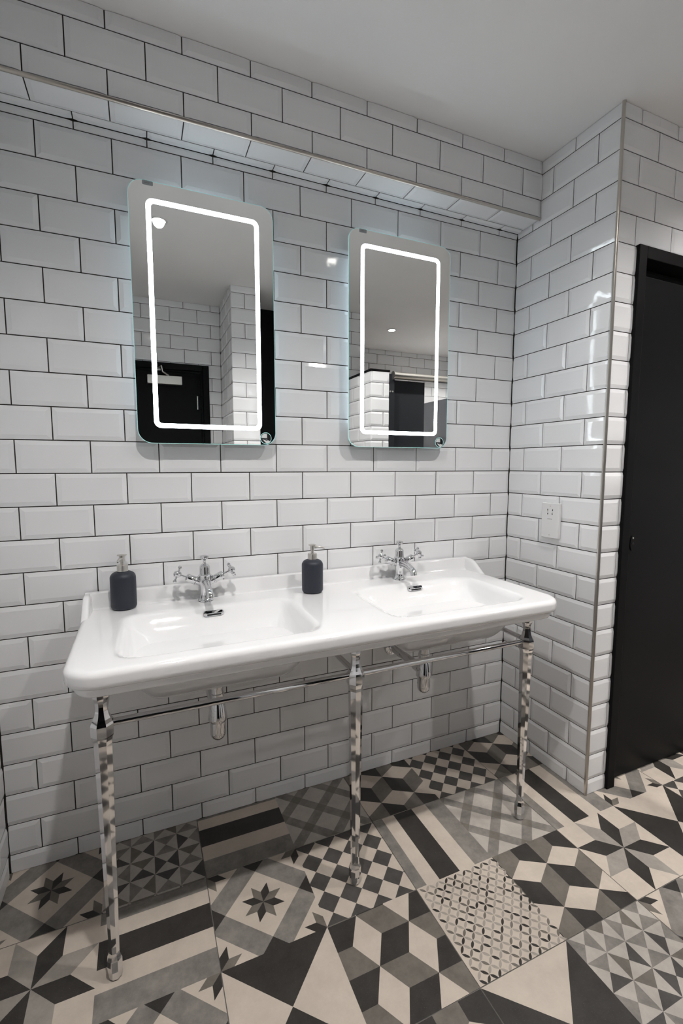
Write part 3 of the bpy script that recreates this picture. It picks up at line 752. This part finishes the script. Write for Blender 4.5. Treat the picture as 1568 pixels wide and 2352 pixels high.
# ------------------------------------------------------------------ shaver socket on the return wall
so = thing('shaver_socket', 'white two-pin shaver socket plate on the right return wall', 'socket', (-.0035, -.2605, 1.080))
bm = BM(); box(bm, (-.014, -.0435, -.0735), (0.002, .0435, .0735), .003); pl = obj('plate', bm, 'whiteplastic', so)
def on_plate(poly, d0, d1): return prism(BM(), poly, (-.014, 0, 0), (0, -1, 0), Z, (-1, 0, 0), d0, d1)
for sz in (.0600, -.0600):
    bm = on_plate([(.003 * math.cos(a * PI / 8), sz + .003 * math.sin(a * PI / 8)) for a in range(16)], -.001, .0004); obj('screw', bm, 'steel', pl)
for sy in (-1, 1):
    for szz, f in ((.0445, 1), (.0285, -1)):
        bm = on_plate([(sy * .0120 - .0022, szz - .0035), (sy * .0120 + .0022, szz - .0035), (sy * .0120 + .0022 * (1 if sy * f > 0 else .3), szz + .0038), (sy * .0120 - .0022 * (1 if sy * f < 0 else .3), szz + .0038)], -.0005, .0003); obj('pin_hole', bm, 'hole', pl)
RT = Matrix(((0, 0, -1, 0), (-1, 0, 0, 0), (0, 1, 0, 0), (0, 0, 0, 1)))
text_mesh('SHAVERS ONLY', .0036, 'plate_text', 'ink', pl, Matrix.Translation((-.0143, 0, .0065)) @ RT)
text_mesh('230V', .0030, 'plate_text', 'sticker', pl, Matrix.Translation((-.0143, .0120, .0365)) @ RT)
text_mesh('115V', .0030, 'plate_text', 'sticker', pl, Matrix.Translation((-.0143, -.0120, .0365)) @ RT)

# ------------------------------------------------------------------ recessed downlights
def downlight(label, x, y, power):
    t = thing('downlight', label, 'ceiling light', (x, y, CEIL), 0, 'recessed ceiling downlights')
    bm = BM(); lathe(bm, [(.033, .0), (.033, -.003), (.044, -.003), (.045, .0)], 36); obj('bezel', bm, 'whiteplastic', t, True)
    bm = BM(); lathe(bm, [(.033, -.0012), (0, -.0012)], 32); obj('lens', bm, 'lens', t)
    li = bpy.data.lights.new('downlight_beam', 'SPOT'); li.energy = power; li.color = DOWNLIGHT_COL
    li.spot_size = math.radians(135); li.spot_blend = 1.0; li.shadow_soft_size = 0.028
    lo = bpy.data.objects.new('downlight_beam', li); COL.objects.link(lo); lo.parent = t; lo.location = (0, 0, -.006)
downlight('ceiling downlight reflected in the left mirror, over the left bowl', -1.44, -1.09, DOWNLIGHT_W)
downlight('ceiling downlight over the right bowl, glinting between the mirrors', -.443, -1.09, DOWNLIGHT_W)
downlight('ceiling downlight in front of the black door', .62, -1.00, DOWNLIGHT_W)
downlight('ceiling downlight reflected in the right mirror', .61, -2.30, DOWNLIGHT_W * 3.4)
downlight('unseen ceiling downlight added to brighten the far cubicle area', 1.50, -2.30, DOWNLIGHT_W * 3.4)  # added lamp, never in view: lifts the far area reflected in the right mirror
